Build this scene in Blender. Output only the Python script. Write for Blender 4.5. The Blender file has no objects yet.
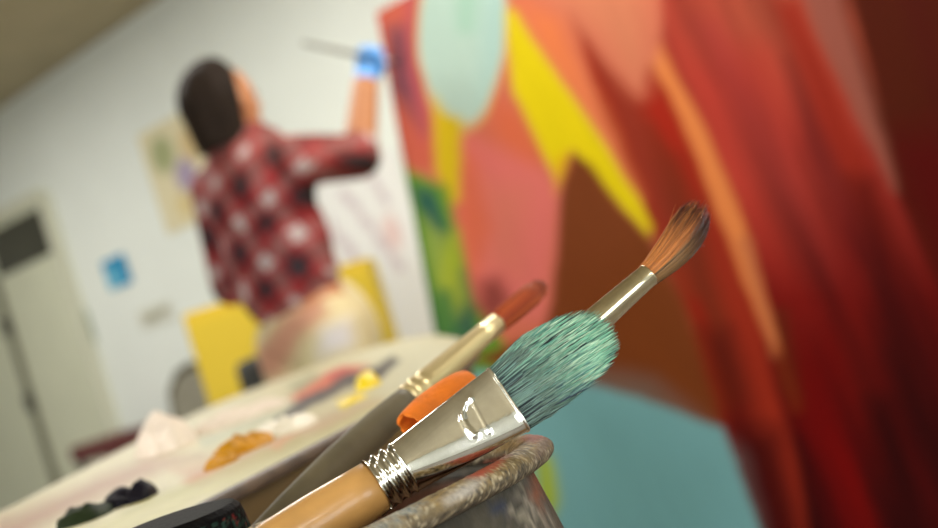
import bpy, bmesh, math, random
import numpy as np
from mathutils import Vector, Matrix, Quaternion
random.seed(7); RNG = np.random.default_rng(11)
SC = bpy.context.scene; COL = SC.collection
PI = math.pi
# ------------------------------------------------------------------ camera geometry
F = 1303.0; RO = math.radians(17); CR, SR = math.cos(RO), math.sin(RO); CAMZ = 1.0
XR = Vector((CR, 0, -SR)); XU = Vector((SR, 0, CR))
def P(px, py, D):
    """a point seen at px,py lying D metres ahead of the camera"""
    return XR*((px-469)/F*D) + XU*((264-py)/F*D) + Vector((0, D, CAMZ))
def Pz(px, py, z):
    """where the sight line through px,py meets the height z"""
    d = P(px, py, 1.0) - Vector((0, 0, CAMZ))
    return Vector((0, 0, CAMZ)) + d*((z-CAMZ)/d.z)
def proj(X):
    """world points (n,3) -> pixels"""
    X = np.asarray(X, float); r = X - np.array([0, 0, CAMZ]); D = r[:, 1]
    a = r @ np.array(XR); b = r @ np.array(XU)
    return 469 + a/D*F, 264 - b/D*F
# ------------------------------------------------------------------ helpers
def lin(c):
    return tuple(((v/255)/12.92 if v/255 <= .04045 else ((v/255+.055)/1.055)**2.4) for v in c)
def linA(a):
    a = np.asarray(a, float)/255
    return np.where(a <= .04045, a/12.92, ((a+.055)/1.055)**2.4)
def mat(name, col=(128,128,128), rough=.6, metal=0., noise=0., nscale=40., bump=0., bscale=200., attr=False, k=1.0, spec=.5, coat=0., stretch=None, emit=None):
    m = bpy.data.materials.new(name); m.use_nodes = True
    nt = m.node_tree; N = nt.nodes; L = nt.links; b = N['Principled BSDF']
    c = tuple(v*k for v in lin(col))
    b.inputs['Roughness'].default_value = rough; b.inputs['Metallic'].default_value = metal
    b.inputs['Specular IOR Level'].default_value = spec; b.inputs['Coat Weight'].default_value = coat
    b.inputs['Base Color'].default_value = (*c, 1)
    tc = N.new('ShaderNodeTexCoord'); mp = N.new('ShaderNodeMapping'); L.new(tc.outputs['Object'], mp.inputs[0])
    if stretch: mp.inputs['Scale'].default_value = stretch
    src = None
    if attr:
        a = N.new('ShaderNodeVertexColor'); a.layer_name = 'Col'; src = a.outputs[0]
    if noise > 0:
        t = N.new('ShaderNodeTexNoise'); t.inputs['Scale'].default_value = nscale; t.inputs['Detail'].default_value = 6
        L.new(mp.outputs[0], t.inputs['Vector'])
        r = N.new('ShaderNodeMapRange'); r.inputs[1].default_value = .3; r.inputs[2].default_value = .7
        r.inputs[3].default_value = 1-noise; r.inputs[4].default_value = 1+noise
        L.new(t.outputs[0], r.inputs[0])
        x = N.new('ShaderNodeVectorMath'); x.operation = 'MULTIPLY'
        if src: L.new(src, x.inputs[0])
        else: x.inputs[0].default_value = c
        cb = N.new('ShaderNodeCombineXYZ')
        for i in range(3): L.new(r.outputs[0], cb.inputs[i])
        L.new(cb.outputs[0], x.inputs[1]); src = x.outputs[0]
    if src: L.new(src, b.inputs['Base Color'])
    if bump > 0:
        t = N.new('ShaderNodeTexNoise'); t.inputs['Scale'].default_value = bscale; t.inputs['Detail'].default_value = 5
        L.new(mp.outputs[0], t.inputs['Vector'])
        bp = N.new('ShaderNodeBump'); bp.inputs['Strength'].default_value = bump; bp.inputs['Distance'].default_value = .002
        L.new(t.outputs[0], bp.inputs['Height']); L.new(bp.outputs[0], b.inputs['Normal'])
    if emit:
        b.inputs['Emission Color'].default_value = (1, .97, .9, 1); b.inputs['Emission Strength'].default_value = emit
    return m
def mesh_obj(name, verts, faces, m, parent=None, smooth=True, cols=None):
    me = bpy.data.meshes.new(name); me.from_pydata([tuple(v) for v in verts], [], faces); me.update()
    if smooth: me.polygons.foreach_set('use_smooth', [True]*len(me.polygons))
    if cols is not None:
        ca = me.color_attributes.new('Col', 'FLOAT_COLOR', 'POINT')
        c = np.ones((len(verts), 4), np.float32); c[:, :3] = cols; ca.data.foreach_set('color', c.ravel())
    me.materials.append(m)
    o = bpy.data.objects.new(name, me); COL.objects.link(o)
    if parent:
        o.parent = parent; o.matrix_parent_inverse = parent.matrix_basis.inverted()
    return o
def empty(name, loc, label, cat, group=None):
    o = bpy.data.objects.new(name, None); COL.objects.link(o); o.location = loc; o.empty_display_size = .05
    return tag(o, label, cat, group)
def tag(o, label, cat, group=None):
    o['label'] = label; o['category'] = cat
    if group: o['group'] = group
    return o
def struct(o): o['kind'] = 'structure'; return o
def box(name, c, ax, ay, az, m, parent=None, bev=.0):
    """box centred c with half-extent vectors"""
    bm = bmesh.new(); vs = []
    c = Vector(c); ax = Vector(ax); ay = Vector(ay); az = Vector(az)
    for i in (-1, 1):
        for j in (-1, 1):
            for k in (-1, 1): vs.append(bm.verts.new(c+ax*i+ay*j+az*k))
    for f in ((0,1,3,2),(4,6,7,5),(0,4,5,1),(2,3,7,6),(0,2,6,4),(1,5,7,3)): bm.faces.new([vs[i] for i in f])
    if bev: bmesh.ops.bevel(bm, geom=bm.edges[:], offset=bev, segments=2, affect='EDGES')
    bmesh.ops.recalc_face_normals(bm, faces=bm.faces[:])
    me = bpy.data.meshes.new(name); bm.to_mesh(me); bm.free(); me.materials.append(m)
    o = bpy.data.objects.new(name, me); COL.objects.link(o)
    if parent: o.parent = parent; o.matrix_parent_inverse = parent.matrix_basis.inverted()
    return o
def loft(rings, cap0=True, cap1=True):
    n = len(rings[0]); vs = [p for r in rings for p in r]; fs = []
    for i in range(len(rings)-1):
        for j in range(n):
            a = i*n+j; b = i*n+(j+1) % n; fs.append((a, b, b+n, a+n))
    if cap0: fs.append(tuple(range(n-1, -1, -1)))
    if cap1: fs.append(tuple(range((len(rings)-1)*n, len(rings)*n)))
    return vs, fs
def frame(A, up=None):
    """axis A, W perpendicular to A lying across the view (up-left side), N towards the viewer"""
    A = A.normalized(); v = up or Vector((0, -1, 0))
    N = (v - A*v.dot(A)).normalized(); W = N.cross(A).normalized()
    return A, W, N
def tube(path, radii, n=24):
    rings = []
    for i, p in enumerate(path):
        a = path[min(i+1, len(path)-1)] - path[max(i-1, 0)]
        A, W, N = frame(a, Vector((.02, -1, .03)))
        rings.append([p + W*math.cos(2*PI*j/n)*radii[i] + N*math.sin(2*PI*j/n)*radii[i] for j in range(n)])
    return loft(rings)
def vnoise(x, y, seed=0):
    x = np.asarray(x, float); y = np.asarray(y, float)
    xi = np.floor(x).astype(np.int64); yi = np.floor(y).astype(np.int64); fx = x-xi; fy = y-yi
    fx = fx*fx*(3-2*fx); fy = fy*fy*(3-2*fy)
    def h(a, b):
        n = (a*374761393 + b*668265263 + seed*974711) & 0x7fffffff
        n = ((n ^ (n >> 13))*1274126177) & 0x7fffffff
        return ((n ^ (n >> 16)) & 0xffff)/65535.0
    return (h(xi, yi)*(1-fx)+h(xi+1, yi)*fx)*(1-fy)+(h(xi, yi+1)*(1-fx)+h(xi+1, yi+1)*fx)*fy
def fbm(x, y, s=0): return .5*vnoise(x, y, s)+.3*vnoise(2*x, 2*y, s+1)+.2*vnoise(4*x, 4*y, s+2)
def polymask(x, y, poly, soft=3.):
    """1 inside the polygon, 0 outside, softened by the brushwork at its rim"""
    d = np.full(x.shape, 1e9); ins = np.zeros(x.shape, bool); n = len(poly)
    for i in range(n):
        (ax, ay), (bx, by) = poly[i], poly[(i+1) % n]
        ex, ey = bx-ax, by-ay; t = np.clip(((x-ax)*ex+(y-ay)*ey)/(ex*ex+ey*ey+1e-9), 0, 1)
        d = np.minimum(d, np.hypot(x-ax-t*ex, y-ay-t*ey))
        c = ((ay > y) != (by > y)) & (x < (bx-ax)*(y-ay)/((by-ay) if by != ay else 1e-9)+ax)
        ins ^= c
    sd = np.where(ins, d, -d)
    return np.clip(.5+sd/(2*soft), 0, 1)
def mixc(c, m, col): return c*(1-m[:, None]) + linA(col)[None, :]*m[:, None]
# ------------------------------------------------------------------ room
E1 = Vector((.7071, -.7071, 0)); E2 = Vector((.7071, .7071, 0)); Z = Vector((0, 0, 1)); UPV = Z
WD = 3.83; H = 2.72; L0, L1, B0 = -9.8, 4.2, -3.4
M_wall = mat('wall_paint', (226,231,224), .8, noise=.02, nscale=3, bump=.1, bscale=80)
M_ceil = mat('ceiling_tiles', (176,164,134), .9, noise=.06, nscale=4)
M_floor = mat('studio_floor', (120,112,100), .5, noise=.25, nscale=3)
def room(e1, e2, z): return E1*e1 + E2*e2 + Z*z
def rbox(name, a0, a1, b0, b1, z0, z1, m, parent=None, bev=0):
    return box(name, room((a0+a1)/2, (b0+b1)/2, (z0+z1)/2), E1*(a1-a0)/2, E2*(b1-b0)/2, Z*(z1-z0)/2, m, parent, bev)
struct(rbox('floor', L0, L1, B0, WD, -.1, 0, M_floor))
struct(rbox('ceiling', L0, L1, B0, WD, H, H+.1, M_ceil))
struct(rbox('wall_back', L0-.1, L1+.1, WD, WD+.12, 0, H, M_wall))
struct(rbox('wall_left', L0-.12, L0, B0, WD, 0, H, M_wall))
# wall behind the camera and on the right carry the windows
def wall_with_windows(name, axis, c, lo, hi, wins, z0, z1):
    vs = []; fs = []
    def blk(a0, a1, zz0, zz1):
        i = len(vs)
        for d in (0, .12):
            for (a, z) in ((a0, zz0), (a1, zz0), (a1, zz1), (a0, zz1)):
                vs.append(room(a, c-d, z) if axis == 1 else room(c+d, a, z))
        for f in ((0,1,2,3),(7,6,5,4),(0,4,5,1),(1,5,6,2),(2,6,7,3),(3,7,4,0)): fs.append(tuple(i+k for k in f))
    blk(lo, hi, 0, z0); blk(lo, hi, z1, H); e = lo
    for (a, b) in wins: blk(e, a, z0, z1); e = b
    blk(e, hi, z0, z1)
    return struct(mesh_obj(name, vs, fs, M_wall, smooth=False))
WN = [(-2.2, -.3), (1.9, 3.9)]; WR = [(-3.1, -1.3), (-.4, 1.3)]  # second front window is unseen, added low and wide for the ferrule highlight
wall_with_windows('wall_front', 1, B0, L0-.1, L1+.1, WN, .35, 2.35)
wall_with_windows('wall_right', 2, L1, B0, WD, WR, .8, 2.4)
M_frame = mat('window_white_paint', (225,225,220), .4)
M_glass = bpy.data.materials.new('window_glass'); M_glass.use_nodes = True
nt = M_glass.node_tree; nt.nodes.clear(); o_ = nt.nodes.new('ShaderNodeOutputMaterial'); mx = nt.nodes.new('ShaderNodeMixShader')
tr = nt.nodes.new('ShaderNodeBsdfTransparent'); gl = nt.nodes.new('ShaderNodeBsdfGlossy'); gl.inputs['Roughness'].default_value = .02
fr = nt.nodes.new('ShaderNodeFresnel'); nt.links.new(fr.outputs[0], mx.inputs[0]); nt.links.new(tr.outputs[0], mx.inputs[1]); nt.links.new(gl.outputs[0], mx.inputs[2]); nt.links.new(mx.outputs[0], o_.inputs[0])
def window(idx, axis, a, b, z0, z1):
    c = B0-.06 if axis == 1 else L1+.06
    ctr = room((a+b)/2, c, (z0+z1)/2) if axis == 1 else room(c, (a+b)/2, (z0+z1)/2)
    ah, nh = (E1, E2) if axis == 1 else (E2, E1)
    root = bpy.data.objects.new('window_%d' % idx, None); COL.objects.link(root); root.location = ctr; struct(root)
    w = (b-a)/2; h = (z1-z0)/2
    vs, fs = [], []
    def bar(c0, hx, hz):
        i = len(vs)
        for s in (-1, 1):
            for (p, q) in ((-1,-1),(1,-1),(1,1),(-1,1)): vs.append(c0+ah*hx*p+Z*hz*q+nh*.03*s)
        for f in ((0,1,2,3),(7,6,5,4),(0,4,5,1),(1,5,6,2),(2,6,7,3),(3,7,4,0)): fs.append(tuple(i+k for k in f))
    for s in (-1, 1): bar(ctr+ah*(w-.03)*s, .03, h); bar(ctr+Z*(h-.03)*s, w, .03)
    bar(ctr, .022, h)
    mesh_obj('window_frame', vs, fs, M_frame, root, False)
    box('window_pane', ctr, ah*w, nh*.003, Z*h, M_glass, root)
    la = bpy.data.lights.new('daylight', 'AREA'); la.shape = 'RECTANGLE'; la.size = b-a-.1; la.size_y = z1-z0-.1
    return ctr, nh, la
k = 1
for axis, lst, z0, z1 in ((1, WN, .35, 2.35), (2, WR, .8, 2.4)):
    for (a, b) in lst:
        ctr, nh, la = window(k, axis, a, b, z0, z1); k += 1
        inward = nh if axis == 1 else -nh
        lo = bpy.data.objects.new('daylight', la); COL.objects.link(lo); lo.location = ctr + inward*.08
        lo.rotation_euler = inward.to_track_quat('-Z', 'Y').to_euler()
        la.energy = 82 if axis == 1 else 30; la.color = (.97, .99, 1)
# unseen fill panels added on the ceiling to brighten room and back wall
M_fill = mat('fill_diffuser', (255,250,235), .5, emit=4); M_al = mat('aluminium', (180,180,178), .3, 1)
proto = None
for (a, b) in ((-6.6, 2.0), (-4.0, 2.2), (-1.7, 2.6), (-2.6, -1.4), (1.6, -1.4), (.6, 3.1)):
    t = empty('added_light', room(a, b, H), 'flat white fill light panel added on the studio ceiling', 'ceiling light', 'added fill light panels')
    rbox('fill_frame', a-.62, a+.62, b-.17, b+.17, H-.05, H-.001, M_al, t)
    rbox('fill_diffuser', a-.58, a+.58, b-.13, b+.13, H-.056, H-.05, M_fill, t)
    la = bpy.data.lights.new('fill_light', 'AREA'); la.shape = 'RECTANGLE'; la.size = 1.16; la.size_y = .26; la.energy = 42 if b > 1 else 20; la.color = (1, .97, .91)
    lo = bpy.data.objects.new('fill_light', la); COL.objects.link(lo); lo.location = room(a, b, H-.06)
    lo.rotation_euler = (0, 0, -PI/4)
W = bpy.data.worlds.new('sky'); SC.world = W; W.use_nodes = True
bg = W.node_tree.nodes['Background']; bg.inputs[0].default_value = (.86, .93, 1, 1); bg.inputs[1].default_value = 2.5
# point on the back wall seen at px,py -> (e1, z)
def onwall(px, py, off=0.):
    d = P(px, py, 1.0) - Vector((0, 0, CAMZ)); t = (WD-off)/d.dot(E2); q = d*t
    return q.dot(E1), CAMZ+q.z
# ---- door (double door, narrow right leaf)
M_door = mat('door_paint', (206,208,184), .5, noise=.03, nscale=5); M_dark = mat('dark_metal', (60,58,52), .4, .3)
M_dglass = mat('dark_transom_glass', (52,50,36), .15, noise=.2, nscale=6)
M_strip = mat('grey_rubber_strip', (120,118,98), .7)
ex, ez = onwall(56, 222); xs, _ = onwall(2, 275); xr = onwall(60, 240)[0]; top = 2.1
dr = bpy.data.objects.new('door_1', None); COL.objects.link(dr); dr.location = room(xs, WD-.03, 0); struct(dr)
xl = xs-1.0
dl = rbox('door_leaf', xs+.03, xr, WD-.05, WD-.004, .01, top, M_door, dr, .004)
dl2 = rbox('door_leaf', xl, xs-.03, WD-.05, WD-.004, .01, top, M_door, dr, .004)
rbox('door_window', xs+.07, xr-.02, WD-.056, WD-.05, 1.78, top-.04, M_dglass, dl)
rbox('door_window', xl+.1, xs-.08, WD-.056, WD-.05, 1.78, top-.04, M_dglass, dl2)
rbox('cover_strip', xs-.05, xs+.05, WD-.066, WD-.05, .01, 1.78, M_strip, dr, .004)
M_fr2 = mat('door_frame_paint', (205,205,185), .5)
rbox('door_frame', xl-.1, xl, WD-.07, WD-.002, 0, top+.07, M_fr2, dr); rbox('door_frame', xr, xr+.05, WD-.07, WD-.002, 0, top+.03, M_fr2, dr)
rbox('door_lintel', xl, xr, WD-.07, WD-.002, top, top+.06, M_fr2, dr)
for (px, py) in ((14, 325), (44, 398)):
    a, z = onwall(px, py); hd = rbox('door_lock', xs-.045, xs+.055, WD-.09, WD-.066, z-.06, z+.06, M_dark, dr, .01)
# ---- papers on the wall
def wallsheet(name, quadpx, m_fn, label, cat, n=24, group=None):
    (cx_, cy_), w_, h_ = quadpx; dx_, dy_ = w_/2*CR+h_/2*SR, -w_/2*SR+h_/2*CR
    a0, z0 = onwall(cx_-dx_, cy_-dy_); a1, z1 = onwall(cx_+dx_, cy_+dy_)
    az = sorted((a0, a1)); zz = sorted((z0, z1)); vs = []; cs = []
    for j in range(n+1):
        for i in range(n+1):
            u = i/n; v = j/n; vs.append(room(az[0]+(az[1]-az[0])*u, WD-.006-.004*math.sin(3*u+2*v)**2, zz[0]+(zz[1]-zz[0])*v))
            cs.append(linA(m_fn(u, v)))
    fs = [(j*(n+1)+i, j*(n+1)+i+1, (j+1)*(n+1)+i+1, (j+1)*(n+1)+i) for j in range(n) for i in range(n)]
    N = len(vs); vs += [v+E2*.002 for v in vs]; fs2 = [tuple(N+k for k in reversed(f)) for f in fs]; rim = []
    b = list(range(n+1)) + [(n+1)*k+n for k in range(1, n+1)] + [n*(n+1)+k for k in range(n-1, -1, -1)] + [(n+1)*k for k in range(n-1, 0, -1)]
    for q in range(len(b)): rim.append((b[q], b[(q+1) % len(b)], N+b[(q+1) % len(b)], N+b[q]))
    o = mesh_obj(name, vs, fs+fs2+rim, M_vc, None, False, np.array(cs*2)*.95); tag(o, label, cat, group); return o
M_vc = mat('painted_paper', rough=.8, attr=True)
def blob(u, v, cu, cv, r): return max(0, 1-((u-cu)**2+(v-cv)**2)/(r*r))
def mixl(a, b, t): return tuple(a[i]*(1-t)+b[i]*t for i in range(3))
def f1(u, v):
    c = (222,212,176)
    for (cu, cv, r, col) in ((.3,.72,.22,(160,165,120)),(.55,.45,.2,(165,150,175)),(.75,.7,.2,(205,180,130)),(.4,.2,.15,(215,195,140)),(.7,.25,.15,(190,160,150))):
        c = mixl(c, col, min(1, 1.4*blob(u, v, cu, cv, r)))
    return c
wallsheet('painting_study', ((184, 172), 66, 96), f1, 'pale cream paper study with faint green and violet marks on the wall behind the hair', 'painting')
wallsheet('note_paper', ((118, 272), 24, 28), lambda u, v: mixl((40,140,185), (120,190,215), blob(u, v, .2, .3, .5)), 'small blue paper stuck on the white wall', 'paper')
wallsheet('door_notice', ((83, 329), 20, 32), lambda u, v: mixl((120,140,118), (80,110,85), blob(u, v, .6, .4, .6)), 'small grey green notice beside the door', 'notice')
wallsheet('pencil_sketch', ((157, 315), 34, 18), lambda u, v: mixl((214,214,200), (150,150,128), max(blob(u, v, .4, .5, .3), blob(u, v, .75, .6, .2))), 'small faint grey pencil sketch low on the wall', 'drawing')
def f2(u, v):
    c = (235,235,232); s = math.sin(20*(u+v*.7)); 
    if s > .75 and .2 < u < .8 and .4 < v < .9: c = (205,190,195)
    return mixl(c, (225,170,165), .6*blob(u, v, .75, .6, .12))
wallsheet('drawing_sheet', ((378, 262), 100, 190), f2, 'large white drawing sheet with faint pinkish lines beside the mural canvas', 'drawing')
# ---- maroon bench, grey chair, yellow cabinet
M_maroon = mat('maroon_vinyl', (95,38,38), .5, noise=.1); M_steel = mat('grey_steel', (110,110,108), .35, .8)
a, z = onwall(96, 452, .3); a2 = onwall(135, 440, .3)[0]; zt = z+.05
bt = empty('bench', room((a+a2)/2, WD-.3, 0), 'low maroon bench against the wall beside the pale door', 'bench')
rbox('seat', a, a2, WD-.46, WD-.1, zt-.07, zt+.02, M_maroon, bt, .015)
for s in (a+.05, a2-.05):
    for e in (WD-.42, WD-.14): rbox('leg', s-.02, s+.02, e-.02, e+.02, 0, zt-.07, M_steel, bt)
M_fab = mat('grey_chair_fabric', (134,130,114), .9, noise=.15, nscale=30); M_brz = mat('dark_bronze_tube', (82,74,50), .4, .5)
cc = P(150, 380, 6.2); cx, cy = cc.x, cc.y
ch = empty('chair', (cx, cy, 0), 'grey round-backed chair with a dark tube frame against the white wall', 'chair')
fw = -E2; sd = E1
def cp(s, f, z): return Vector((cx, cy, 0))+sd*s+fw*f+Z*z
rings = []
bk = [(.05, .52), (.2, .56), (.235, .7), (.21, .82), (.12, .90), (0, .925)]
outl = [(-x, z) for x, z in bk] + [(x, z) for x, z in reversed(bk[:-1])]
vs = [cp(x*.93, -.02+.35*x*x-.2, z*.98) for x, z in outl] + [cp(x*.93, -.05+.35*x*x-.2, z*.98) for x, z in outl]; n = len(outl)
mesh_obj('backrest', vs, [tuple(range(n)), tuple(range(2*n-1, n-1, -1))]+[(i, (i+1) % n, n+(i+1) % n, n+i) for i in range(n)], M_fab, ch, False)
v, f = tube([cp(x, -.035+.35*x*x-.2, z) for x, z in outl], [.02]*n, 10); mesh_obj('back_frame', v, f, M_brz, ch)
box('seat', cp(0, 0, .45), sd*.22, fw*.21, Z*.025, M_fab, ch, .02)
for s in (-.19, .19):
    v, f = tube([cp(s, .18, .43), cp(s*1.1, .2, 0)], [.012]*2, 8); mesh_obj('leg', v, f, M_brz, ch)
    v, f = tube([cp(s*.6, -.23, .56), cp(s, -.19, .43), cp(s*1.1, -.24, 0)], [.012]*3, 8); mesh_obj('leg', v, f, M_brz, ch)
M_yel = mat('yellow_lacquer', (204,174,30), .6, noise=.04, nscale=4); M_yel2 = mat('yellow_lacquer_door', (210,180,32), .6)
pl = P(180, 320, 4.7); pr = P(367, 253, 4.7); top = (pl.z+pr.z)/2
cm = (pl+pr)/2; cxv = Vector((pr.x-pl.x, -.10, 0)); wv = cxv/2; dv = Vector((.0, .19, 0))
cab = empty('cabinet', (cm.x, cm.y+.19, 0), 'bright yellow cabinet standing behind the person in the plaid shirt', 'cabinet')
cb = Vector((cm.x, cm.y+.19, 0))
box('body', cb+Z*(top/2+.02), wv, dv, Z*(top/2-.02), M_yel, cab, .006)
for s in (-1, 1):
    d = box('door', cb-dv+Vector((0,-.01,0))+wv*.5*s+Z*(top/2+.02), wv*.485, Vector((0,.009,0)), Z*(top/2-.05), M_yel2, cab, .004)
    box('handle', cb-dv+Vector((0,-.03,0))+wv*.09*s+Z*(top*.6), Vector((.008,0,0)), Vector((0,.01,0)), Z*.06, M_steel, d, .003)
box('plinth', cb+Z*.02, wv*.95, dv*.9, Z*.02, M_dark, cab)
# dark stool bag next to the person
M_blk = mat('charcoal_canvas', (58,58,54), .9, noise=.2, nscale=20)
bq = P(278, 366, 3.98)
st = empty('stool', (bq.x, bq.y, 0), 'charcoal padded stool standing behind the legs of the person', 'stool')
R_ = .125; sz_ = bq.z+.05; rings = [[Vector((bq.x+math.cos(2*PI*j/28)*R_*s, bq.y+math.sin(2*PI*j/28)*R_*s, z)) for j in range(28)] for s, z in ((.9, sz_-.15), (1, sz_-.135), (1, sz_-.03), (.93, sz_-.008), (.6, sz_))]
v, f = loft(rings); mesh_obj('seat', v, f, M_blk, st)
for q in range(4):
    c_, s_ = math.cos(q*PI/2+.4), math.sin(q*PI/2+.4)
    v, f = tube([Vector((bq.x+c_*.08, bq.y+s_*.08, sz_-.15)), Vector((bq.x+c_*.17, bq.y+s_*.17, 0))], [.014, .014], 10); mesh_obj('leg', v, f, M_steel, st)
v, f = tube([Vector((bq.x+math.cos(t*PI/12)*.145, bq.y+math.sin(t*PI/12)*.145, .3)) for t in range(25)], [.008]*25, 8); mesh_obj('footrest', v, f, M_steel, st)

# ------------------------------------------------------------------ the large canvas
Tv = Vector((.70, -.714, 0)).normalized(); Nv = Vector((Tv.y, -Tv.x, 0)); TH = math.radians(9)
Uv = (Z*math.cos(TH) - Nv*math.sin(TH)); Nn = Tv.cross(Uv)
base = P(435, 335, 3.78); O = base - Uv*((base.z-.02)/Uv.z)
CW, CHh = 2.35, 1.80; n1, n2 = 470, 400
su = np.linspace(0, CW, n1); sv = np.linspace(0, CHh, n2); SU, SV = np.meshgrid(su, sv)
X = np.array(O)[None, :] + SU.ravel()[:, None]*np.array(Tv)[None, :] + SV.ravel()[:, None]*np.array(Uv)[None, :]
px, py = proj(X)
# wobble of the painter's hand
wx = px + 5*(fbm(px/40, py/40, 3)-.5); wy = py + 5*(fbm(px/40, py/40, 9)-.5)
dirx, diry = .40, .917   # the downward sweep of the strokes
al = wx*dirx + wy*diry; ac = wx*diry - wy*dirx
c = np.tile(linA((168,52,40)), (len(px), 1))
def soft(x, y, poly, col, s=4., a=1.):
    global c
    c = mixc(c, polymask(x, y, poly, s)*a, col)
# dusty top band -> red -> deep red (colour deepens down the canvas)
soft(wx, wy, [(640,-200),(1100,-200),(1100,150),(820,90),(700,60)], (170,74,52), 60)
soft(wx, wy, [(670,60),(760,60),(830,240),(800,330),(700,160)], (184,60,46), 30)
soft(wx, wy, [(690,20),(720,20),(860,300),(830,330)], (170,58,52), 14, .6)
soft(wx, wy, [(790,60),(840,130),(880,260),(850,280),(800,150)], (112,30,26), 14, .8)
soft(wx, wy, [(770,0),(800,0),(880,190),(912,290),(895,290),(840,170)], (160,42,24), 9, .9)
soft(wx, wy, [(640,240),(1100,240),(1100,800),(560,800)], (116,7,2), 60, .9)
soft(wx, wy, [(700,400),(1100,330),(1100,900),(700,900)], (74,3,2), 70, .9)
soft(wx, wy, [(800,380),(830,330),(900,620),(840,620)], (112,2,0), 16, .8)
soft(wx, wy, [(770,340),(800,340),(850,450),(900,700),(850,700)], (120,4,0), 14, .8)
soft(wx, wy, [(775,450),(800,440),(850,560),(880,700),(820,700)], (40,1,1), 12, .85)
soft(wx, wy, [(850,180),(870,180),(930,330),(1000,520),(950,560),(880,360)], (66,4,4), 16, .8)
soft(wx, wy, [(870,400),(890,400),(960,600),(900,640)], (44,1,1), 14, .8)
soft(wx, wy, [(724,250),(745,250),(770,330),(760,340)], (176,34,14), 9, .8)
soft(wx, wy, [(770,310),(785,310),(800,400),(785,390)], (96,38,12), 8, .7)
# streaks along the sweep
st1 = fbm(ac/16, al/260, 21); st2 = fbm(ac/34, al/400, 5)
k_ = np.clip((wx-560)/80, 0, 1)
c = c*(1 + (k_*((st1-.5)*.9 + (st2-.5)*.8))[:, None])
# right-hand dark brown field and grey-pink ray
soft(wx, wy, [(835,-60),(1200,-60),(1200,420),(960,330),(899,190)], (84,24,3), 5)
soft(wx, wy, [(880,140),(1200,60),(1200,420),(960,340),(905,205)], (92,4,2), 26, .9)
soft(wx, wy, [(905,0),(925,0),(1000,260),(960,200)], (84,16,6), 14, .8)
soft(wx, wy, [(786,-50),(832,-50),(846,20),(880,118),(899,192),(892,188),(860,125),(818,40)], (160,88,72), 5)
soft(wx, wy, [(826,-50),(838,-50),(850,20),(884,118),(901,192),(890,160),(864,85)], (84,40,22), 5, .8)
# the dark red flame left of the orange ray
soft(wx, wy, [(568,10),(584,28),(610,62),(640,98),(647,62),(660,70),(700,150),(750,300),(800,470),(830,700),(760,560),(720,425),(680,300),(640,205),(600,110)], (164,46,24), 5)
soft(wx, wy, [(636,90),(650,75),(680,130),(700,190),(672,170)], (178,38,18), 12)
soft(wx, wy, [(600,60),(640,110),(700,260),(680,280),(630,160)], (150,52,32), 10, .8)
soft(wx, wy, [(650,130),(680,160),(720,290),(745,400),(715,380),(680,250)], (112,44,20), 12, .75)
soft(wx, wy, [(684,300),(700,300),(745,420),(785,540),(740,470)], (160,18,8), 8, .8)
soft(wx, wy, [(700,330),(730,330),(790,520),(820,640),(780,640),(722,430)], (88,14,6), 14, .8)
soft(wx, wy, [(735,430),(780,430),(820,600),(830,700),(790,660)], (62,2,2), 16, .8)
soft(wx, wy, [(644,50),(660,44),(678,80),(702,120),(738,205),(768,310),(780,350),(772,352),(747,290),(724,232),(697,160),(668,92)], (238,138,74), 4)
soft(wx, wy, [(737,240),(750,240),(772,330),(780,356),(772,356)], (200,112,72), 5, .8)
soft(wx, wy, [(771,345),(781,345),(800,410),(793,412)], (140,50,14), 6, .7)
# left field
soft(wx, wy, [(300,-300),(648,-300),(662,20),(655,60),(648,62),(641,97),(612,66),(570,12),(600,112),(640,205),(690,330),(560,330),(540,350),(430,350),(380,150)], (220,116,88), 5)
soft(wx, wy, [(520,-60),(650,-60),(648,60),(640,90),(600,40),(540,-10)], (222,132,96), 20)
soft(wx, wy, [(520,0),(560,20),(600,110),(640,200),(600,130),(540,50)], (240,130,76), 12)
soft(wx, wy, [(490,100),(520,110),(560,165),(520,175),(495,140)], (230,110,70), 12, .8)
soft(wx, wy, [(455,130),(545,170),(562,190),(545,320),(475,320),(455,220)], (234,120,110), 12)
soft(wx, wy, [(480,180),(525,190),(520,270),(490,260)], (228,126,104), 18, .8)
soft(wx, wy, [(455,140),(475,160),(490,230),(470,300),(455,220)], (228,110,72), 10, .8)
soft(wx, wy, [(360,-100),(405,-80),(420,60),(436,100),(438,165),(410,172),(388,150),(366,70)], (212,100,76), 6)
soft(wx, wy, [(388,30),(405,25),(418,90),(424,130),(408,110),(392,90)], (110,66,84), 9, .9)
soft(wx, wy, [(404,-90),(416,-90),(430,100),(424,140),(408,70)], (196,86,96), 8, .8)
# pale oval
ovx = (wx-462+0.02*(wy-30))/44; ovy = (wy-28)/99
d_ = np.hypot(ovx, ovy); c = mixc(c, np.clip((1.09-d_)*14, 0, 1)*.75, (226,190,120)); c = mixc(c, np.clip((1.0-d_)*14, 0, 1), (194,220,204))
c = mixc(c, np.clip((1.0-d_)*6, 0, 1)*np.clip((wx-470)/40, 0, 1), (176,214,206)); soft(wx, wy, [(455,-30),(475,-30),(472,30),(460,30)], (150,206,174), 9, .6)
# yellow rays
soft(wx, wy, [(505,10),(513,8),(533,38),(560,79),(598,135),(636,195),(652,226),(648,238),(620,205),(572,152),(558,182),(540,150),(514,95)], (240,214,6), 4)
soft(wx, wy, [(555,160),(572,150),(566,178),(556,196)], (232,170,20), 4, .7)
soft(wx, wy, [(434,96),(446,112),(462,118),(458,200),(447,205),(436,170)], (222,190,20), 5)
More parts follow.
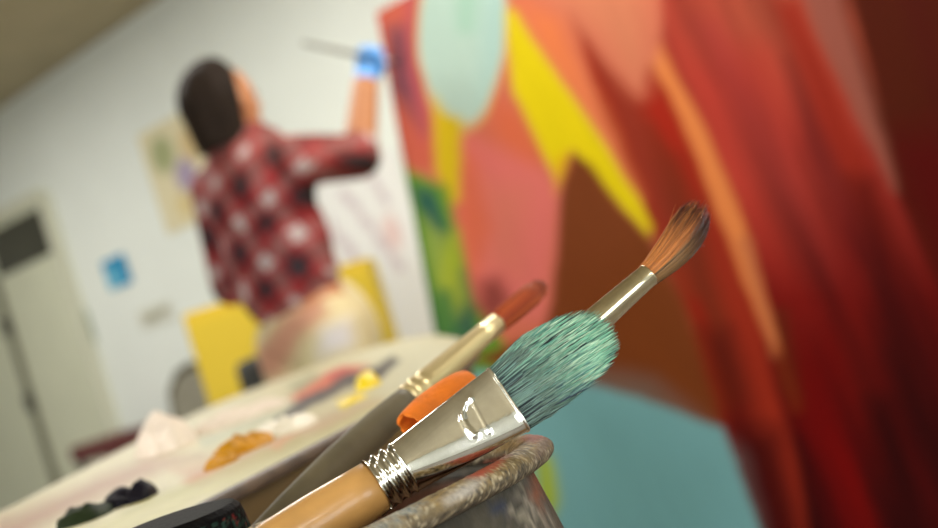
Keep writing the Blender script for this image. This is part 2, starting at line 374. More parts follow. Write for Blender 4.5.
# greens along the left edge
soft(wx, wy, [(388,150),(412,172),(446,186),(462,250),(474,300),(505,345),(520,420),(460,420),(430,345)], (104,150,48), 5)
soft(wx, wy, [(412,186),(432,190),(450,236),(446,250),(425,220)], (38,92,84), 6)
soft(wx, wy, [(425,215),(440,235),(450,290),(440,300),(428,250)], (150,172,78), 6)
soft(wx, wy, [(390,160),(402,165),(440,330),(432,335)], (46,104,70), 3)
soft(wx, wy, [(455,270),(466,270),(480,340),(450,335)], (52,90,80), 7, .9)
soft(wx, wy, [(444,235),(458,230),(466,300),(450,330),(440,280)], (176,186,50), 7, .8)
soft(wx, wy, [(436,290),(452,290),(462,340),(444,345)], (60,120,70), 5, .8)
soft(wx, wy, [(480,280),(500,275),(512,300),(495,325),(478,310)], (120,50,40), 8, .8)
# brown shape and blue-green field
soft(wx, wy, [(574,152),(590,164),(620,205),(650,240),(682,300),(722,428),(660,410),(600,388),(470,360),(540,335),(553,300),(562,190)], (126,62,26), 4)
soft(wx, wy, [(574,300),(650,250),(690,330),(715,400),(600,390)], (120,58,14), 30, .6)
soft(wx, wy, [(430,365),(600,386),(660,406),(722,428),(742,480),(764,545),(790,660),(480,760),(430,500)], (124,176,178), 3.5)
soft(wx, wy, [(560,390),(640,405),(720,470),(760,640),(600,640)], (108,156,154), 40, .7)
soft(wx, wy, [(535,455),(552,455),(560,500),(548,530),(538,500)], (166,184,66), 6)
soft(wx, wy, [(540,560),(700,600),(760,900),(500,900)], (90,110,80), 20)
c = c*(1+.10*(fbm(ac/9, al/90, 31)-.5)[:, None]) 
c = np.clip(c, .0006, .92)
# thickness: front grid, back quad, rim
idx = np.arange(n1*n2).reshape(n2, n1)
q = np.stack([idx[:-1, :-1], idx[:-1, 1:], idx[1:, 1:], idx[1:, :-1]], -1).reshape(-1, 4)
M_canvas = mat('oil_on_canvas', rough=.75, attr=True, bump=.15, bscale=90, spec=.08)
cvroot = empty('mural_canvas', O+Tv*CW/2, 'huge abstract oil canvas with red, orange, yellow and teal shapes', 'painting')
CSC = .74
mesh_obj('painted_surface', X, q.tolist(), M_canvas, cvroot, True, c*CSC)
M_pine = mat('pine_stretcher', (190,160,110), .6, noise=.15, nscale=10, stretch=(1, 1, 8))
Bk = -Nn
for (s0, s1, v0, v1) in ((0, CW, 0, .06), (0, CW, CHh-.06, CHh), (0, .06, .06, CHh-.06), (CW-.06, CW, .06, CHh-.06), (CW/2-.03, CW/2+.03, .06, CHh-.06)):
    box('stretcher_bar', O+Tv*(s0+s1)/2+Uv*(v0+v1)/2+Bk*.022, Tv*(s1-s0)/2, Uv*(v1-v0)/2, Bk*.02, M_pine, cvroot)
# a wooden prop holds the leaning canvas from behind
for s in (.25, CW-.3):
    pt = O+Tv*s+Uv*1.6+Bk*.055; ft = Vector((pt.x, pt.y, 0))+Vector((.7,.714,0))*.45
    v, f = tube([pt, ft], [.02, .02], 8); mesh_obj('prop_strut', v, f, M_pine, cvroot)

# ------------------------------------------------------------------ paint table
TZ = 1.0-.085
pxs = [(250,477.7),(320,441.5),(400,400),(436,380),(462,364),(476,352),(474,343),(458,337),(436,334),(410,337),(380,345),(335,359),(285,377),(240,394),(195,413),(150,435),(100,460),(50,486),(0,512)]
pts = [Vector((-.215, .655, TZ))] + [Pz(x, y, TZ) for x, y in pxs] + [Vector((-.46, .93, TZ)), Vector((-.43, .74, TZ))]
def resample(pts, n, smooth=2):
    p = [Vector(q) for q in pts]
    for _ in range(smooth):
        r = []
        for i in range(len(p)):
            a, b = p[i], p[(i+1) % len(p)]; r += [a*.75+b*.25, a*.25+b*.75]
        p = r
    L = [0]
    for i in range(len(p)): L.append(L[-1]+(p[(i+1) % len(p)]-p[i]).length)
    out = []; j = 0
    for k in range(n):
        t = L[-1]*k/n
        while L[j+1] < t: j += 1
        f = (t-L[j])/(L[j+1]-L[j]+1e-12); out.append(p[j].lerp(p[(j+1) % len(p)], f))
    return out
bd = resample(pts, 420, 1); cen = Vector((-.24, 1.25, TZ))
NR = 130; rings = [[cen.lerp(b, max(.004, k/NR)) for b in bd] for k in range(NR+1)]
rings.append([b*1.0+(b-cen).normalized()*.003-Z*.003 for b in bd])
rings.append([b+(b-cen).normalized()*.003-Z*.0065 for b in bd])
rings.append([b-Z*.009 for b in bd]); rings.append([cen.lerp(b, .5)-Z*.009 for b in bd])
v, f = loft(rings, True, True)
XA = np.array([tuple(p) for p in v]); tx, ty = proj(XA)
ntop = (NR+1)*420
c = np.tile(linA((214,206,176)), (len(v), 1))
X1, Y1 = XA[:, 0]*.382+XA[:, 1]*.924, -XA[:, 0]*.924+XA[:, 1]*.382
c = c*(1+.25*(fbm(X1*8, Y1*30, 4)-.5)[:, None])
wx = tx+6*(fbm(tx/20, ty/20, 1)-.5); wy = ty+5*(fbm(tx/20, ty/20, 2)-.5)
soft(wx, wy, [(-50,540),(150,455),(200,455),(100,500),(0,545)], (176,136,104), 6, .85)
soft(wx, wy, [(60,540),(150,500),(260,450),(380,400),(390,403),(200,500),(120,545)], (204,198,138), 6, .8)
soft(wx, wy, [(170,470),(300,425),(380,400),(300,440),(200,485)], (200,140,112), 6, .6)
soft(wx, wy, [(330,352),(420,335),(470,345),(420,385),(380,395),(380,370)], (222,220,200), 10, .8)
soft(wx, wy, [(182,482),(216,462),(225,468),(190,486)], (206,120,40), 4, .9)
soft(wx, wy, [(0,530),(80,492),(150,462),(152,467),(80,499),(0,538)], (168,110,84), 3, .6)
soft(wx, wy, [(200,440),(300,402),(302,408),(204,447)], (176,190,176), 4, .7)
soft(wx, wy, [(120,512),(200,478),(300,436),(302,441),(200,486),(122,520)], (180,176,96), 4, .6)
soft(wx, wy, [(270,446),(285,432),(295,434),(278,448)], (220,150,80), 4, .8)
soft(wx, wy, [(290,398),(318,377),(352,366),(368,366),(352,378),(318,396),(300,404)], (226,104,60), 3.5)
soft(wx, wy, [(322,376),(345,366),(356,368),(338,382)], (206,56,40), 3)
soft(wx, wy, [(288,388),(312,374),(318,376),(298,392)], (110,130,90), 5, .8)
soft(wx, wy, [(272,420),(300,399),(330,385),(352,372),(362,380),(330,399),(300,413),(282,421)], (40,30,30), 3, 1)
soft(wx, wy, [(343,377),(375,367),(392,355),(399,360),(381,378),(352,387)], (36,28,26), 2.5)
soft(wx, wy, [(338,402),(362,393),(366,398),(342,410)], (236,212,40), 3)
soft(wx, wy, [(185,420),(270,398),(290,402),(240,425),(200,432)], (206,200,184), 8, .5)
ed = np.ones(len(v), bool); ed[:(NR-1)*420] = False; edge = np.where(ed)[0]
en = fbm(X1*60, XA[:, 2]*60+X1*10, 8)
ec = linA((52,42,40))[None, :]*(1-en[:, None]) + linA((170,140,120))[None, :]*en[:, None]*.6
c[edge] = ec[edge]
M_tab = mat('paint_crusted_board', rough=.45, attr=True, bump=.3, bscale=60, noise=.06, nscale=60)
tb = empty('paint_table', (cen.x, cen.y, 0), 'cream paint-smeared table with rounded end used as a palette', 'table')
mesh_obj('tabletop', v, f, M_tab, tb, True, np.clip(c*np.array([.90,.89,.77]), 0, .9))
M_apron = mat('brown_wood_apron', (96,72,26), .6, noise=.25, nscale=8, stretch=(1, 1, 6))
ins = [b.lerp(cen, .0)+(cen-b).normalized()*.012 for b in bd]
ins2 = [b+(cen-b).normalized()*.035 for b in bd]
v, f = loft([[b-Z*.009 for b in ins], [b-Z*.125 for b in ins], [b-Z*.125 for b in ins2], [b-Z*.009 for b in ins2]], False, False); mesh_obj('apron', v, f, M_apron, tb, False)
for q in (Vector((-.23, .74, 0)), Vector((-.41, .85, 0)), Vector((-.09, 1.45, 0)), Vector((-.33, 1.72, 0))):
    box('leg', q+Z*(TZ-.019)/2, Vector((.022,0,0)), Vector((0,.022,0)), Z*(TZ-.019)/2, M_apron, tb, .003)
def lump(name, ctr, rx, ry, rz, m, parent, seed, n=28, ang=0., hole=None, amp=.35, col=None, fq=160):
    vs = []; fs = []; m_ = 14; cs = []
    for i in range(m_+1):
        ph = (i/m_)*PI/2*1.02
        for j in range(n):
            t = 2*PI*j/n
            r = 1+amp*(2*float(fbm(math.cos(t)*1.6+seed+3, math.sin(t)*1.6+ph*.8+3, seed))-1)
            x = math.sin(ph)*math.cos(t)*r*rx; y = math.sin(ph)*math.sin(t)*r*ry
            zz = math.cos(ph)*rz*(1+amp*1.2*(2*float(vnoise(x*fq+50, y*fq+50, seed))-1))
            if hole: zz *= 1-.75*math.exp(-((x-hole[0])**2+(y-hole[1])**2)/hole[2]**2)
            X_ = x*math.cos(ang)-y*math.sin(ang); Y_ = x*math.sin(ang)+y*math.cos(ang)
            vs.append(ctr+Vector((X_, Y_, max(zz, -.0005))))
    for i in range(m_):
        for j in range(n): a = i*n+j; b = i*n+(j+1) % n; fs.append((a, a+n, b+n, b))
    fs.append(tuple(m_*n+j for j in range(n)))
    return mesh_obj(name, vs, fs, m, parent)
M_black = mat('black_oil_paint', (16,12,24), .6, spec=.2); M_green = mat('dark_green_oil_paint', (30,40,18), .6, noise=.3, nscale=80, spec=.2)
M_ochre = mat('ochre_oil_paint', (206,142,10), .6, spec=.2, noise=.25, nscale=90); M_lemon = mat('lemon_oil_paint', (246,214,10), .35)
M_wht = mat('white_oil_paint', (238,228,205), .45, noise=.05)
for (x, y, rx, ry, rz, m, s, nm, amp) in ((125,503,.0125,.020,.010,M_black,3,'black paint blob',.2),(143,498,.0095,.018,.011,M_black,5,'black paint blob',.2),(84,520,.017,.022,.009,M_green,8,'dark green paint blob',.3),
        (237,453,.016,.030,.011,M_ochre,12,'ochre yellow paint blob',.4),(254,446,.015,.03,.008,M_ochre,15,'ochre yellow paint blob',.4),(222,464,.012,.02,.006,M_ochre,14,'ochre yellow paint blob',.4),
        (368,387,.012,.022,.014,M_lemon,17,'lemon yellow paint blob',.2),(351,401,.012,.03,.004,M_lemon,19,'lemon yellow paint blob',.3),
        (285,431,.026,.04,.010,M_wht,23,'white paint blob',.3)):
    q = Pz(x, y, TZ); o = lump('paint_blob', q, rx, ry, rz, m, tb, s, amp=amp); o['label'] = nm
# crumpled white rag at the far edge
M_rag = mat('white_cotton_rag', (238,222,205), .9, noise=.06, nscale=30)
q = Pz(166, 450, TZ); o = lump('rag', q, .029, .055, .034, M_rag, None, 31, n=64, amp=.3, ang=.2, fq=45); tag(o, 'crumpled pinkish white rag lying near the far edge of the paint table', 'rag')
q = Pz(240, 419, TZ); o = lump('rag', q, .075, .035, .012, M_rag, None, 37, n=64, amp=.3, ang=1.2, fq=50); tag(o, 'flat whitish rag on the paint table between the crumpled rag and the red smear', 'rag')

# ------------------------------------------------------------------ side table under the pot
SZ = .80
M_side = mat('side_table_wood', (120,92,58), .6, noise=.25, nscale=6, stretch=(8, 1, 1))
stb = empty('side_table', (-.2, .45, 0), 'small wooden side table under the paint pot and dark jar', 'table')
box('tabletop', Vector((-.19, .44, SZ-.012)), Vector((.26,0,0)), Vector((0,.21,0)), Z*.012, M_side, stb, .003)
for sx in (-.42, .04):
    for sy in (.26, .60): box('leg', Vector((sx, sy, (SZ-.024)/2)), Vector((.018,0,0)), Vector((0,.018,0)), Z*(SZ-.024)/2, M_side, stb)

# ------------------------------------------------------------------ paint pot (elongated, rolled lip)
dL = Vector((-.663, -.748, 0)).normalized(); dW = Vector((-dL.y, dL.x, 0))   # dW to the right/near side
if dW.x < 0: dW = -dW
RZ = 1.0-.0946; HL, HW = .103, .058
ctrP = -dL*(.4880-HL) - dW*(.3995+HW)
def potloop(off, z, n=260):
    """superellipse outline"""
    out = []; e = 2/3.3
    for j in range(n):
        t = 2*PI*j/n; ct, st_ = math.cos(t), math.sin(t)
        a = math.copysign(abs(ct)**e, ct)*(HL+off); b = math.copysign(abs(st_)**e, st_)*(HW+off)
        out.append(Vector((ctrP.x, ctrP.y, 0))+dL*a+dW*b+Z*z)
    return out
pot = empty('paint_pot', (ctrP.x, ctrP.y, SZ), 'grimy metal paint pot with a thick paint-crusted rolled lip', 'pot')
# wall: outside then inside
prof = [(.008, SZ+.001), (.012, SZ+.004), (.000, RZ-.03), (-.0045, RZ-.006), (-.0095, RZ-.004), (-.010, RZ-.03), (-.0105, SZ+.006)]
sub = []
for i in range(len(prof)-1):
    for k in range(6):
        t = k/6; sub.append((prof[i][0]*(1-t)+prof[i+1][0]*t, prof[i][1]*(1-t)+prof[i+1][1]*t))
sub.append(prof[-1])
v, f = loft([potloop(o_, z_) for o_, z_ in sub])
XA = np.array([tuple(p) for p in v]); s1 = XA[:, 0]*dL.x+XA[:, 1]*dL.y; zz = XA[:, 2]
n_ = fbm(s1*70+40, zz*45, 51); c = linA((42,40,36))[None, :]*(1-n_[:, None])+linA((88,80,64))[None, :]*n_[:, None]
n2_ = fbm(s1*160+40, zz*160, 61); m_ = np.clip((n2_-.62)*8, 0, 1)*.5; c = mixc(c, m_, (170,160,140))
ppx, ppy = proj(XA)
soft(ppx+4*(n2_-.5)*4, ppy+6*(n_-.5)*4, [(489,500),(502,497),(504,510),(492,514)], (38,44,66), 2.5)
soft(ppx, ppy, [(503,496),(507,495),(507,500),(504,500)], (170,170,30), 1.5)
wsp = np.clip((fbm(ppx/7, ppy/5, 71)-.5)*7, 0, 1); c = mixc(c, wsp*polymask(ppx, ppy, [(508,510),(530,480),(548,515),(540,540),(512,540)], 5)*.55, (170,158,142))
c = mixc(c, np.clip((fbm(ppx/9, ppy/16, 77)-.45)*4, 0, 1)*polymask(ppx, ppy, [(520,450),(545,470),(575,560),(552,560),(532,500)], 6), (120,62,30))
inside = np.arange(len(v)) >= 260*26; c[inside] = np.array(linA((104,66,44)))
M_pot = mat('grimy_metal', rough=.5, metal=.25, attr=True, bump=.4, bscale=220, noise=.2, nscale=150)
mesh_obj('body', v, f, M_pot, pot, True, c)
# lip: thick crusted roll, rough surface displaced in the mesh
rings = []; NP = 28; loopn = 900
def loopc(n): return potloop(0, RZ, n)
lc = loopc(loopn); vs = []; cs = []
lw, lh = .0098, .0062
for j in range(loopn):
    p = lc[j]; tn = (lc[(j+1) % loopn]-lc[j-1]).normalized(); nr = Vector((tn.y, -tn.x, 0))
    if (p-ctrP).dot(nr) < 0: nr = -nr
    for k in range(NP):
        a = 2*PI*k/NP; d = 1+.045*(2*float(fbm((p.x+p.y)*260+99, 9+3*math.cos(a), 5))-1)+.035*(2*float(vnoise((p.x+p.y)*800+99, 20+8*a, 9))-1)
        vs.append(p+nr*(math.cos(a)*lw*d-.001)+Z*(math.sin(a)*lh*d-.001))
fs = [(j*NP+k, j*NP+(k+1) % NP, ((j+1) % loopn)*NP+(k+1) % NP, ((j+1) % loopn)*NP+k) for j in range(loopn) for k in range(NP)]
XA = np.array([tuple(p) for p in vs]); ppx, ppy = proj(XA); kk = np.tile(np.arange(NP), loopn); ang = 2*PI*kk/NP
s1 = XA[:, 0]*dL.x+XA[:, 1]*dL.y; s2_ = XA[:, 0]*dW.x+XA[:, 1]*dW.y; n1_ = fbm(s1*170+s2_*90+90, ang*1.5+9, 81); n2_ = fbm(s1*1000+s2_*600+900, ang*5+20, 87)
c = linA((84,74,52))[None, :]*(1-n1_[:, None])+linA((176,146,88))[None, :]*n1_[:, None]
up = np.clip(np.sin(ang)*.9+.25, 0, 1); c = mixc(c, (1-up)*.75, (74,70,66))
c = mixc(c, np.clip((n2_-.60)*9, 0, 1)*.7, (206,192,160)); c = mixc(c, np.clip((.40-n2_)*9, 0, 1)*.85, (48,44,38))
soft(ppx+5*(n2_-.5)*3, ppy, [(462,478),(486,462),(508,456),(500,466),(480,478)], (176,78,52), 3, .9)
soft(ppx, ppy, [(440,500),(470,480),(486,478),(470,494),(450,504)], (196,192,188), 4, .7)
soft(ppx, ppy, [(520,440),(534,426),(548,424),(549,436),(535,443)], (140,56,36), 3, .85)
soft(ppx, ppy, [(536,448),(546,436),(552,440),(545,455),(534,462)], (96,70,56), 3, .7)
c = mixc(c, polymask(ppx, ppy, [(360,540),(385,508),(420,500),(430,508),(400,525)], 6)*np.clip((n1_-.4)*4, 0, 1)*.6, (110,132,138))
M_lip = mat('crusted_paint_lip', rough=.6, attr=True, bump=.4, bscale=700, noise=.2, nscale=400)
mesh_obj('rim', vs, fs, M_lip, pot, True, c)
# red wet paint inside
v, f = loft([potloop(-.0104, RZ-.035), potloop(-.03, RZ-.033)]); mesh_obj('dried_paint', v, f, mat('dried_mixed_paint', (112,84,58), .6, noise=.5, nscale=60), pot)

# ------------------------------------------------------------------ brushes
M_wood = mat('clear_lacquered_beech', (190,142,80), .32, noise=.10, nscale=60, stretch=(1, 1, 1), coat=.2)
M_nickel = mat('polished_nickel', (226,224,218), .08, 1., bump=.012, bscale=300, noise=.08, nscale=160)
M_brass = mat('pale_brass', (205,180,120), .16, 1., noise=.08, nscale=200)
def hairs(name, gen, count, m, parent, seg=6):
    """many tapered strands as one mesh; gen(i) -> (list of points, root radius, list of colours)"""
    V = []; Fc = []; Cc = []
    for i in range(count):
        pts_, r0, cols_ = gen(i); n = len(pts_); base_ = len(V)
        A = (pts_[-1]-pts_[0]).normalized(); a1 = A.cross(Vector((0, 1, .3))).normalized(); a2 = A.cross(a1)
        ph = random.random()*6
        for k, p in enumerate(pts_):
            t = k/(n-1); r = r0*(1-t**2.2*.92)
            for q in range(3):
                an = ph+q*2.0944; V.append(p+a1*math.cos(an)*r+a2*math.sin(an)*r); Cc.append(cols_[k])
        for k in range(n-1):
            for q in range(3):
                a = base_+k*3+q; b = base_+k*3+(q+1) % 3; Fc.append((a, b, b+3, a+3))
    o = mesh_obj(name, V, Fc, m, parent, True, np.array(Cc)); o['kind'] = 'stuff'; return o
def interp(t, xs, ys): return float(np.interp(t, xs, ys))
# ---- flat teal brush
S = .600/F
Jp = P(377, 485, .583); Fp = P(508.5, 399.5, .600); A = (Fp-Jp).normalized()
A, Wd, Nd = frame(A, Vector((0, -1, .0)))
if Wd.dot(XU) < 0: Wd = -Wd
tilt = math.radians(12); N2 = Nd*math.cos(tilt)+Wd*math.sin(tilt); W2 = Wd*math.cos(tilt)-Nd*math.sin(tilt)
Lf = (Fp-Jp).length; print('ferrule', Lf)
b1 = empty('paintbrush', Jp, 'big flat paintbrush in focus with teal-loaded bristles and wide silver ferrule', 'paintbrush')
# handle: slightly swelling then narrowing
Hd = (P(300, 536, .574)-Jp).normalized()
hp = [Jp+A*.004, Jp+A*.0002]+[Jp+Hd*s for s in (.0008, .012, .03, .05, .08, .11, .14, .165, .175)]
hr = [.0100, .0106, .0121, .0128, .0139, .0142, .0125, .0098, .0075, .0055, .002]
v, f = tube(hp, hr, 48); mesh_obj('handle', v, f, M_wood, b1)
# ferrule: round crimped neck to flat mouth
def ferr_ring(s, n=420):
    """s metres from the neck"""
    t = s/Lf; k = max(0, min(1, (t-.17)/.78)); k = k*k*(3-2*k)*.4+.6*k
    rx = (.0123 + .0047*min(1, max(0, (t-.2)/.8))); ry = .0123*(1-k)+.0062*k
    ex = 2+1.7*k**.7   # roundness exponent
    cr = 0
    if t < .20: cr = .00085*math.cos(2*PI*(t/.20)*3.0)-.0003
    if t > .985: cr = .0004
    out = []
    for j in range(n):
        a = 2*PI*j/n; ca, sa = math.cos(a), math.sin(a)
        w = math.copysign(abs(ca)**(2/ex), ca)*(rx+cr); h = math.copysign(abs(sa)**(2/ex), sa)*(ry+cr)
        # stamped crease on the face turned to the viewer
        if h > 0:
            wc, tc_ = w, t
            x_ = (s-Lf*.70); y_ = w+.001
            # V-shaped fold: left leg curved, right leg straight, meeting towards the upper edge
            def seg(ax, ay, bx, by, px_, py_):
                ex_, ey_ = bx-ax, by-ay; u_ = max(0, min(1, ((px_-ax)*ex_+(py_-ay)*ey_)/(ex_*ex_+ey_*ey_)))
                return math.hypot(px_-ax-u_*ex_, py_-ay-u_*ey_)
            d1 = min(seg(.0058, .0105, .0022, .0100, x_, y_), seg(.0022, .0100, -.0011, .0074, x_, y_), seg(-.0011, .0074, -.0029, .0036, x_, y_), seg(-.0029, .0036, -.0034, -.0005, x_, y_), seg(-.0034, -.0005, -.0025, -.0047, x_, y_)); d2 = seg(.0058, .0105, .004, -.0073, x_, y_)
            h += .0007*math.exp(-(d1/.0016)**2)+.0003*math.exp(-(d2/.0010)**2)
            # inside the V the sheet is pressed in
            
        out.append(Jp+A*s+W2*w+N2*h)
    return out
rings = [ferr_ring(Lf*i/230) for i in range(231)]
mouth = rings[-1]; mc = Fp
rings.append([mc+(p-mc)*.93+A*.0001 for p in mouth]); rings.append([mc+(p-mc)*.93-A*.004 for p in mouth])
v, f = loft(rings, False, False); mesh_obj('ferrule', v, f, M_nickel, b1)
# two nail dents and dark specks
M_speck = mat('dark_dent', (25,22,20), .5)
for (dx_, dy_) in ((.0305, -.0093), (.0335, -.0089)):
    p = Jp+A*dx_+W2*dy_+N2*.0098
    v, f = tube([p-N2*.003, p+N2*.00005], [.0006, .0005], 10)
px2m = .603/F
TOP = ([0, 20, 45, 70, 88, 110, 125, 132], [36, 43, 47, 46, 42, 33, 22, 2])
def wspread(wf, t):
    return wf*(interp(t, [0, 20, 45, 132], [35, 39.5, 45, 48]) if wf > 0 else interp(t, [0, 60, 132], [35, 36, 36]))
def tmax(w):
    return interp(w, [-36.5, -34, -28, -20, -15, 0, 12, 22, 33, 42, 47, 49.5], [20, 62, 108, 121, 126, 132, 132, 129, 117, 93, 62, 40])
TH_ = lambda t: interp(t, [0, 25, 60, 100, 132], [4.8, 6.6, 7.0, 5.2, 2.0])/1000
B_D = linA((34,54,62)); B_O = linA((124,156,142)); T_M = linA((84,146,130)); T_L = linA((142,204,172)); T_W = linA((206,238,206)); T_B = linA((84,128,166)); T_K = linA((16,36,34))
def bris(i):
    layer = random.random(); wf = random.uniform(-1, 1); 
    ang = random.uniform(-1, 1)
    surf = layer < .72
    nf = math.sqrt(max(0, 1-abs(wf)**2.6))*(random.uniform(.88, 1.08) if surf else random.uniform(-1, .95))
    if surf and random.random() < .22: nf = -nf
    w_end = wspread(wf, 110); tm = tmax(w_end)
    if surf: te = tm*random.choice((random.uniform(.42, .8), random.uniform(.7, 1.02), random.uniform(.9, 1.03))); t0 = 0 if random.random() < .35 else te*random.uniform(.15, .62)
    else: te = tm*random.uniform(.8, 1.0); t0 = 0
    clump = surf and random.random() < .42
    r0 = random.uniform(.00042, .00080) if clump else random.uniform(.00018, .00036)
    cv = random.gauss(0, .7); cn = random.gauss(0, .00025); n = 6; pts_ = []; cols_ = []
    tone = random.random(); blue = max(0, min(1, (-wf+.25)*1.0*random.uniform(.3, 1.2)))
    lift = random.uniform(0, .0010) if surf else 0
    for k in range(n):
        s = k/(n-1); t = t0+(te-t0)*s; w = wspread(wf, t)+cv*s*s*2.0
        nn = nf*TH_(t)*(1 if t < 100 else 1)+cn*s+ lift*s*(1 if nf > 0 else -1)
        pts_.append(Fp+A*(t*px2m-.001)+W2*w*px2m+N2*nn)
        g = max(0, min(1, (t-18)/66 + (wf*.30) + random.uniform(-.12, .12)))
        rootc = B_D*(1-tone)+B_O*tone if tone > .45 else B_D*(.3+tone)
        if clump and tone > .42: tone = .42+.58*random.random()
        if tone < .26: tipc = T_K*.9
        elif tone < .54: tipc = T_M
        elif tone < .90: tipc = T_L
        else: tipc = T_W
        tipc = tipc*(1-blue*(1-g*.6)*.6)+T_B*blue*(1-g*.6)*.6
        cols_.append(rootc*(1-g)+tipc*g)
    return pts_, r0, cols_
M_bris = mat('paint_loaded_bristle', rough=.45, attr=True, spec=.5)
# solid heart of the tuft so that nothing shows through
rings = []; cc = []
for k in range(40):
    t = k/39*121; hw_t = max(.02, min(1, (1-(t/124)**5))); ring = []
    for j in range(60):
        a = 2*PI*j/60; wf = math.cos(a)
        w = math.copysign(abs(wf)**.8, wf); w = wspread(w*.90, t)*(hw_t**.6)
        lim = 1
        # keep inside the outline
        for _ in range(12):
            if t > tmax(w)-7: w *= .86
        sn = math.sin(a); nn = math.copysign(abs(sn)**.75, sn)*TH_(t)*.80*(hw_t**.5)
        ring.append(Fp+A*(t*px2m-.002)+W2*w*px2m+N2*nn)
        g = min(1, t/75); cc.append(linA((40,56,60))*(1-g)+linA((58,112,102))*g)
    rings.append(ring)
v, f = loft(rings)
def bris2(i):
    if i < 3400: return bris(i)
    # stiff paint-caked tips standing out of the surface
    wf = random.uniform(-1, 1); sgn = 1 if random.random() < .85 else -1
    tm = tmax(wspread(wf, 110)); te = tm*random.uniform(.30, 1.0); t0 = te-random.uniform(14, 34); nf = sgn*math.sqrt(max(0, 1-abs(wf)**2.6))
    g = max(0, min(1, (te-35)/70)); tc_ = (T_L if random.random() < .55 else T_W); base_ = tc_*g+(B_O*.5)*(1-g); cv = random.gauss(0, .8); pts_ = []; cols_ = []
    for k in range(6):
        s = k/5; t = max(0, t0+(te-t0)*s); w = wspread(wf, t)+cv*s
        pts_.append(Fp+A*(t*px2m)+W2*w*px2m+N2*(nf*TH_(t)*1.05+sgn*.0012*s)); cols_.append(base_*(.35+.65*min(1, s*1.6)))
    return pts_, random.uniform(.00034, .00060), cols_
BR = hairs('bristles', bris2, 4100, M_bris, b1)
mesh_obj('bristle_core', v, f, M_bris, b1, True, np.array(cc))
# ---- round brown brush
Fr = P(649, 274.5, .643); Fb = P(560, 353, .626); A3, W3, N3 = frame(Fr-Fb)
if W3.dot(XU) < 0: W3 = -W3
b2 = empty('paintbrush', Fb, 'round paintbrush with brown hair tip standing behind the teal bristles', 'paintbrush')
q2 = .642/F
def ring_at(c_, A_, W_, N_, r, n=48): return [c_+W_*math.cos(2*PI*j/n)*r+N_*math.sin(2*PI*j/n)*r for j in range(n)]
fl = (Fr-Fb).length
rs = [(0, 15.3), (.1, 15.2), (.5, 14.0), (.8, 12.6), (.97, 11.8), (.985, 12.3), (.995, 12.3), (1, 11.6), (1.0, 10.5), (.94, 10.3)]
v, f = loft([ring_at(Fb+A3*fl*t, A3, W3, N3, r*q2) for t, r in rs], True, False); mesh_obj('ferrule', v, f, mat('worn_silver_ferrule', (216,206,180), .07, 1., noise=.12, nscale=200), b2)
M_hand2 = mat('dark_lacquered_handle', (70,40,26), .25, coat=.5)
e_ = Fb - A3*.115
v, f = tube([Fb+A3*.003, Fb.lerp(e_, .1), Fb.lerp(e_, .4), Fb.lerp(e_, .7), e_], [.0070, .0072, .0062, .0045, .0025], 24); mesh_obj('handle', v, f, M_hand2, b2)
R_O = linA((206,128,62)); R_B = linA((96,48,30)); R_P = linA((58,26,24)); R_G = linA((140,104,64)); R_S = linA((140,140,148))
def hair2(i):
    a = random.uniform(0, 2*PI); surf = random.random() < .75; rr = random.uniform(.93, 1.04) if surf else math.sqrt(random.random())*.9
    te = random.choice((random.uniform(.75, 1), random.uniform(.88, 1.02))) * (1-.07*rr*abs(math.cos(a)))
    side = math.cos(a)*rr
    r0 = random.uniform(.00014, .00028) if random.random() < .8 else random.uniform(.00028, .0005); pts_ = []; cols_ = []
    tone = random.random(); st_ = random.random(); cv = random.gauss(0, .8)
    if random.random() < .015: cv *= 4
    for k in range(8):
        s = k/7; t = te*s*101
        R = interp(t, [0, 12, 32, 56, 76, 90, 98], [10.8, 12.4, 15.8, 18.4, 17.6, 15.0, 11.5])
        bend = .0016*t*t
        p = Fr+A3*(t*q2*.985-.002)+W3*(side*R+bend+cv*s*s*2)*q2+N3*(math.sin(a)*rr*R*.85)*q2
        pts_.append(p); g = s
        basec = R_O*(.25+1.0*tone) if side > -.2 else R_G*(.3+1.0*tone)
        tipc = R_P if st_ < .5 else (R_B if st_ < .85 else R_O)
        if side < -.1 and st_ > .80 and k > 4: tipc = R_S  # grey-blue highlight near the tip, painted into the strand colour
        gg = max(0, min(1, (g-.45)*2.2+(tone-.5)*.6)); cols_.append(basec*(1-gg)+tipc*gg)
    return pts_, r0, cols_
hairs('bristles', hair2, 1150, mat('sable_hair', rough=.4, attr=True), b2)
rings = []; cc = []
for k in range(20):
    t = k/19*76; R = interp(t, [0, 12, 30, 52, 68, 76], [9.8, 10.8, 13.6, 15.4, 11.5, 3])
    rings.append([Fr+A3*(t*q2-.002)+W3*(math.cos(2*PI*j/24)*R+.0016*t*t)*q2+N3*(math.sin(2*PI*j/24)*R*.85)*q2 for j in range(24)])
    cc += [linA((140,80,48))*(1-k/19)+linA((70,40,34))*(k/19)]*24
v, f = loft(rings); mesh_obj('bristle_core', v, f, M_bris, b2, True, np.array(cc))
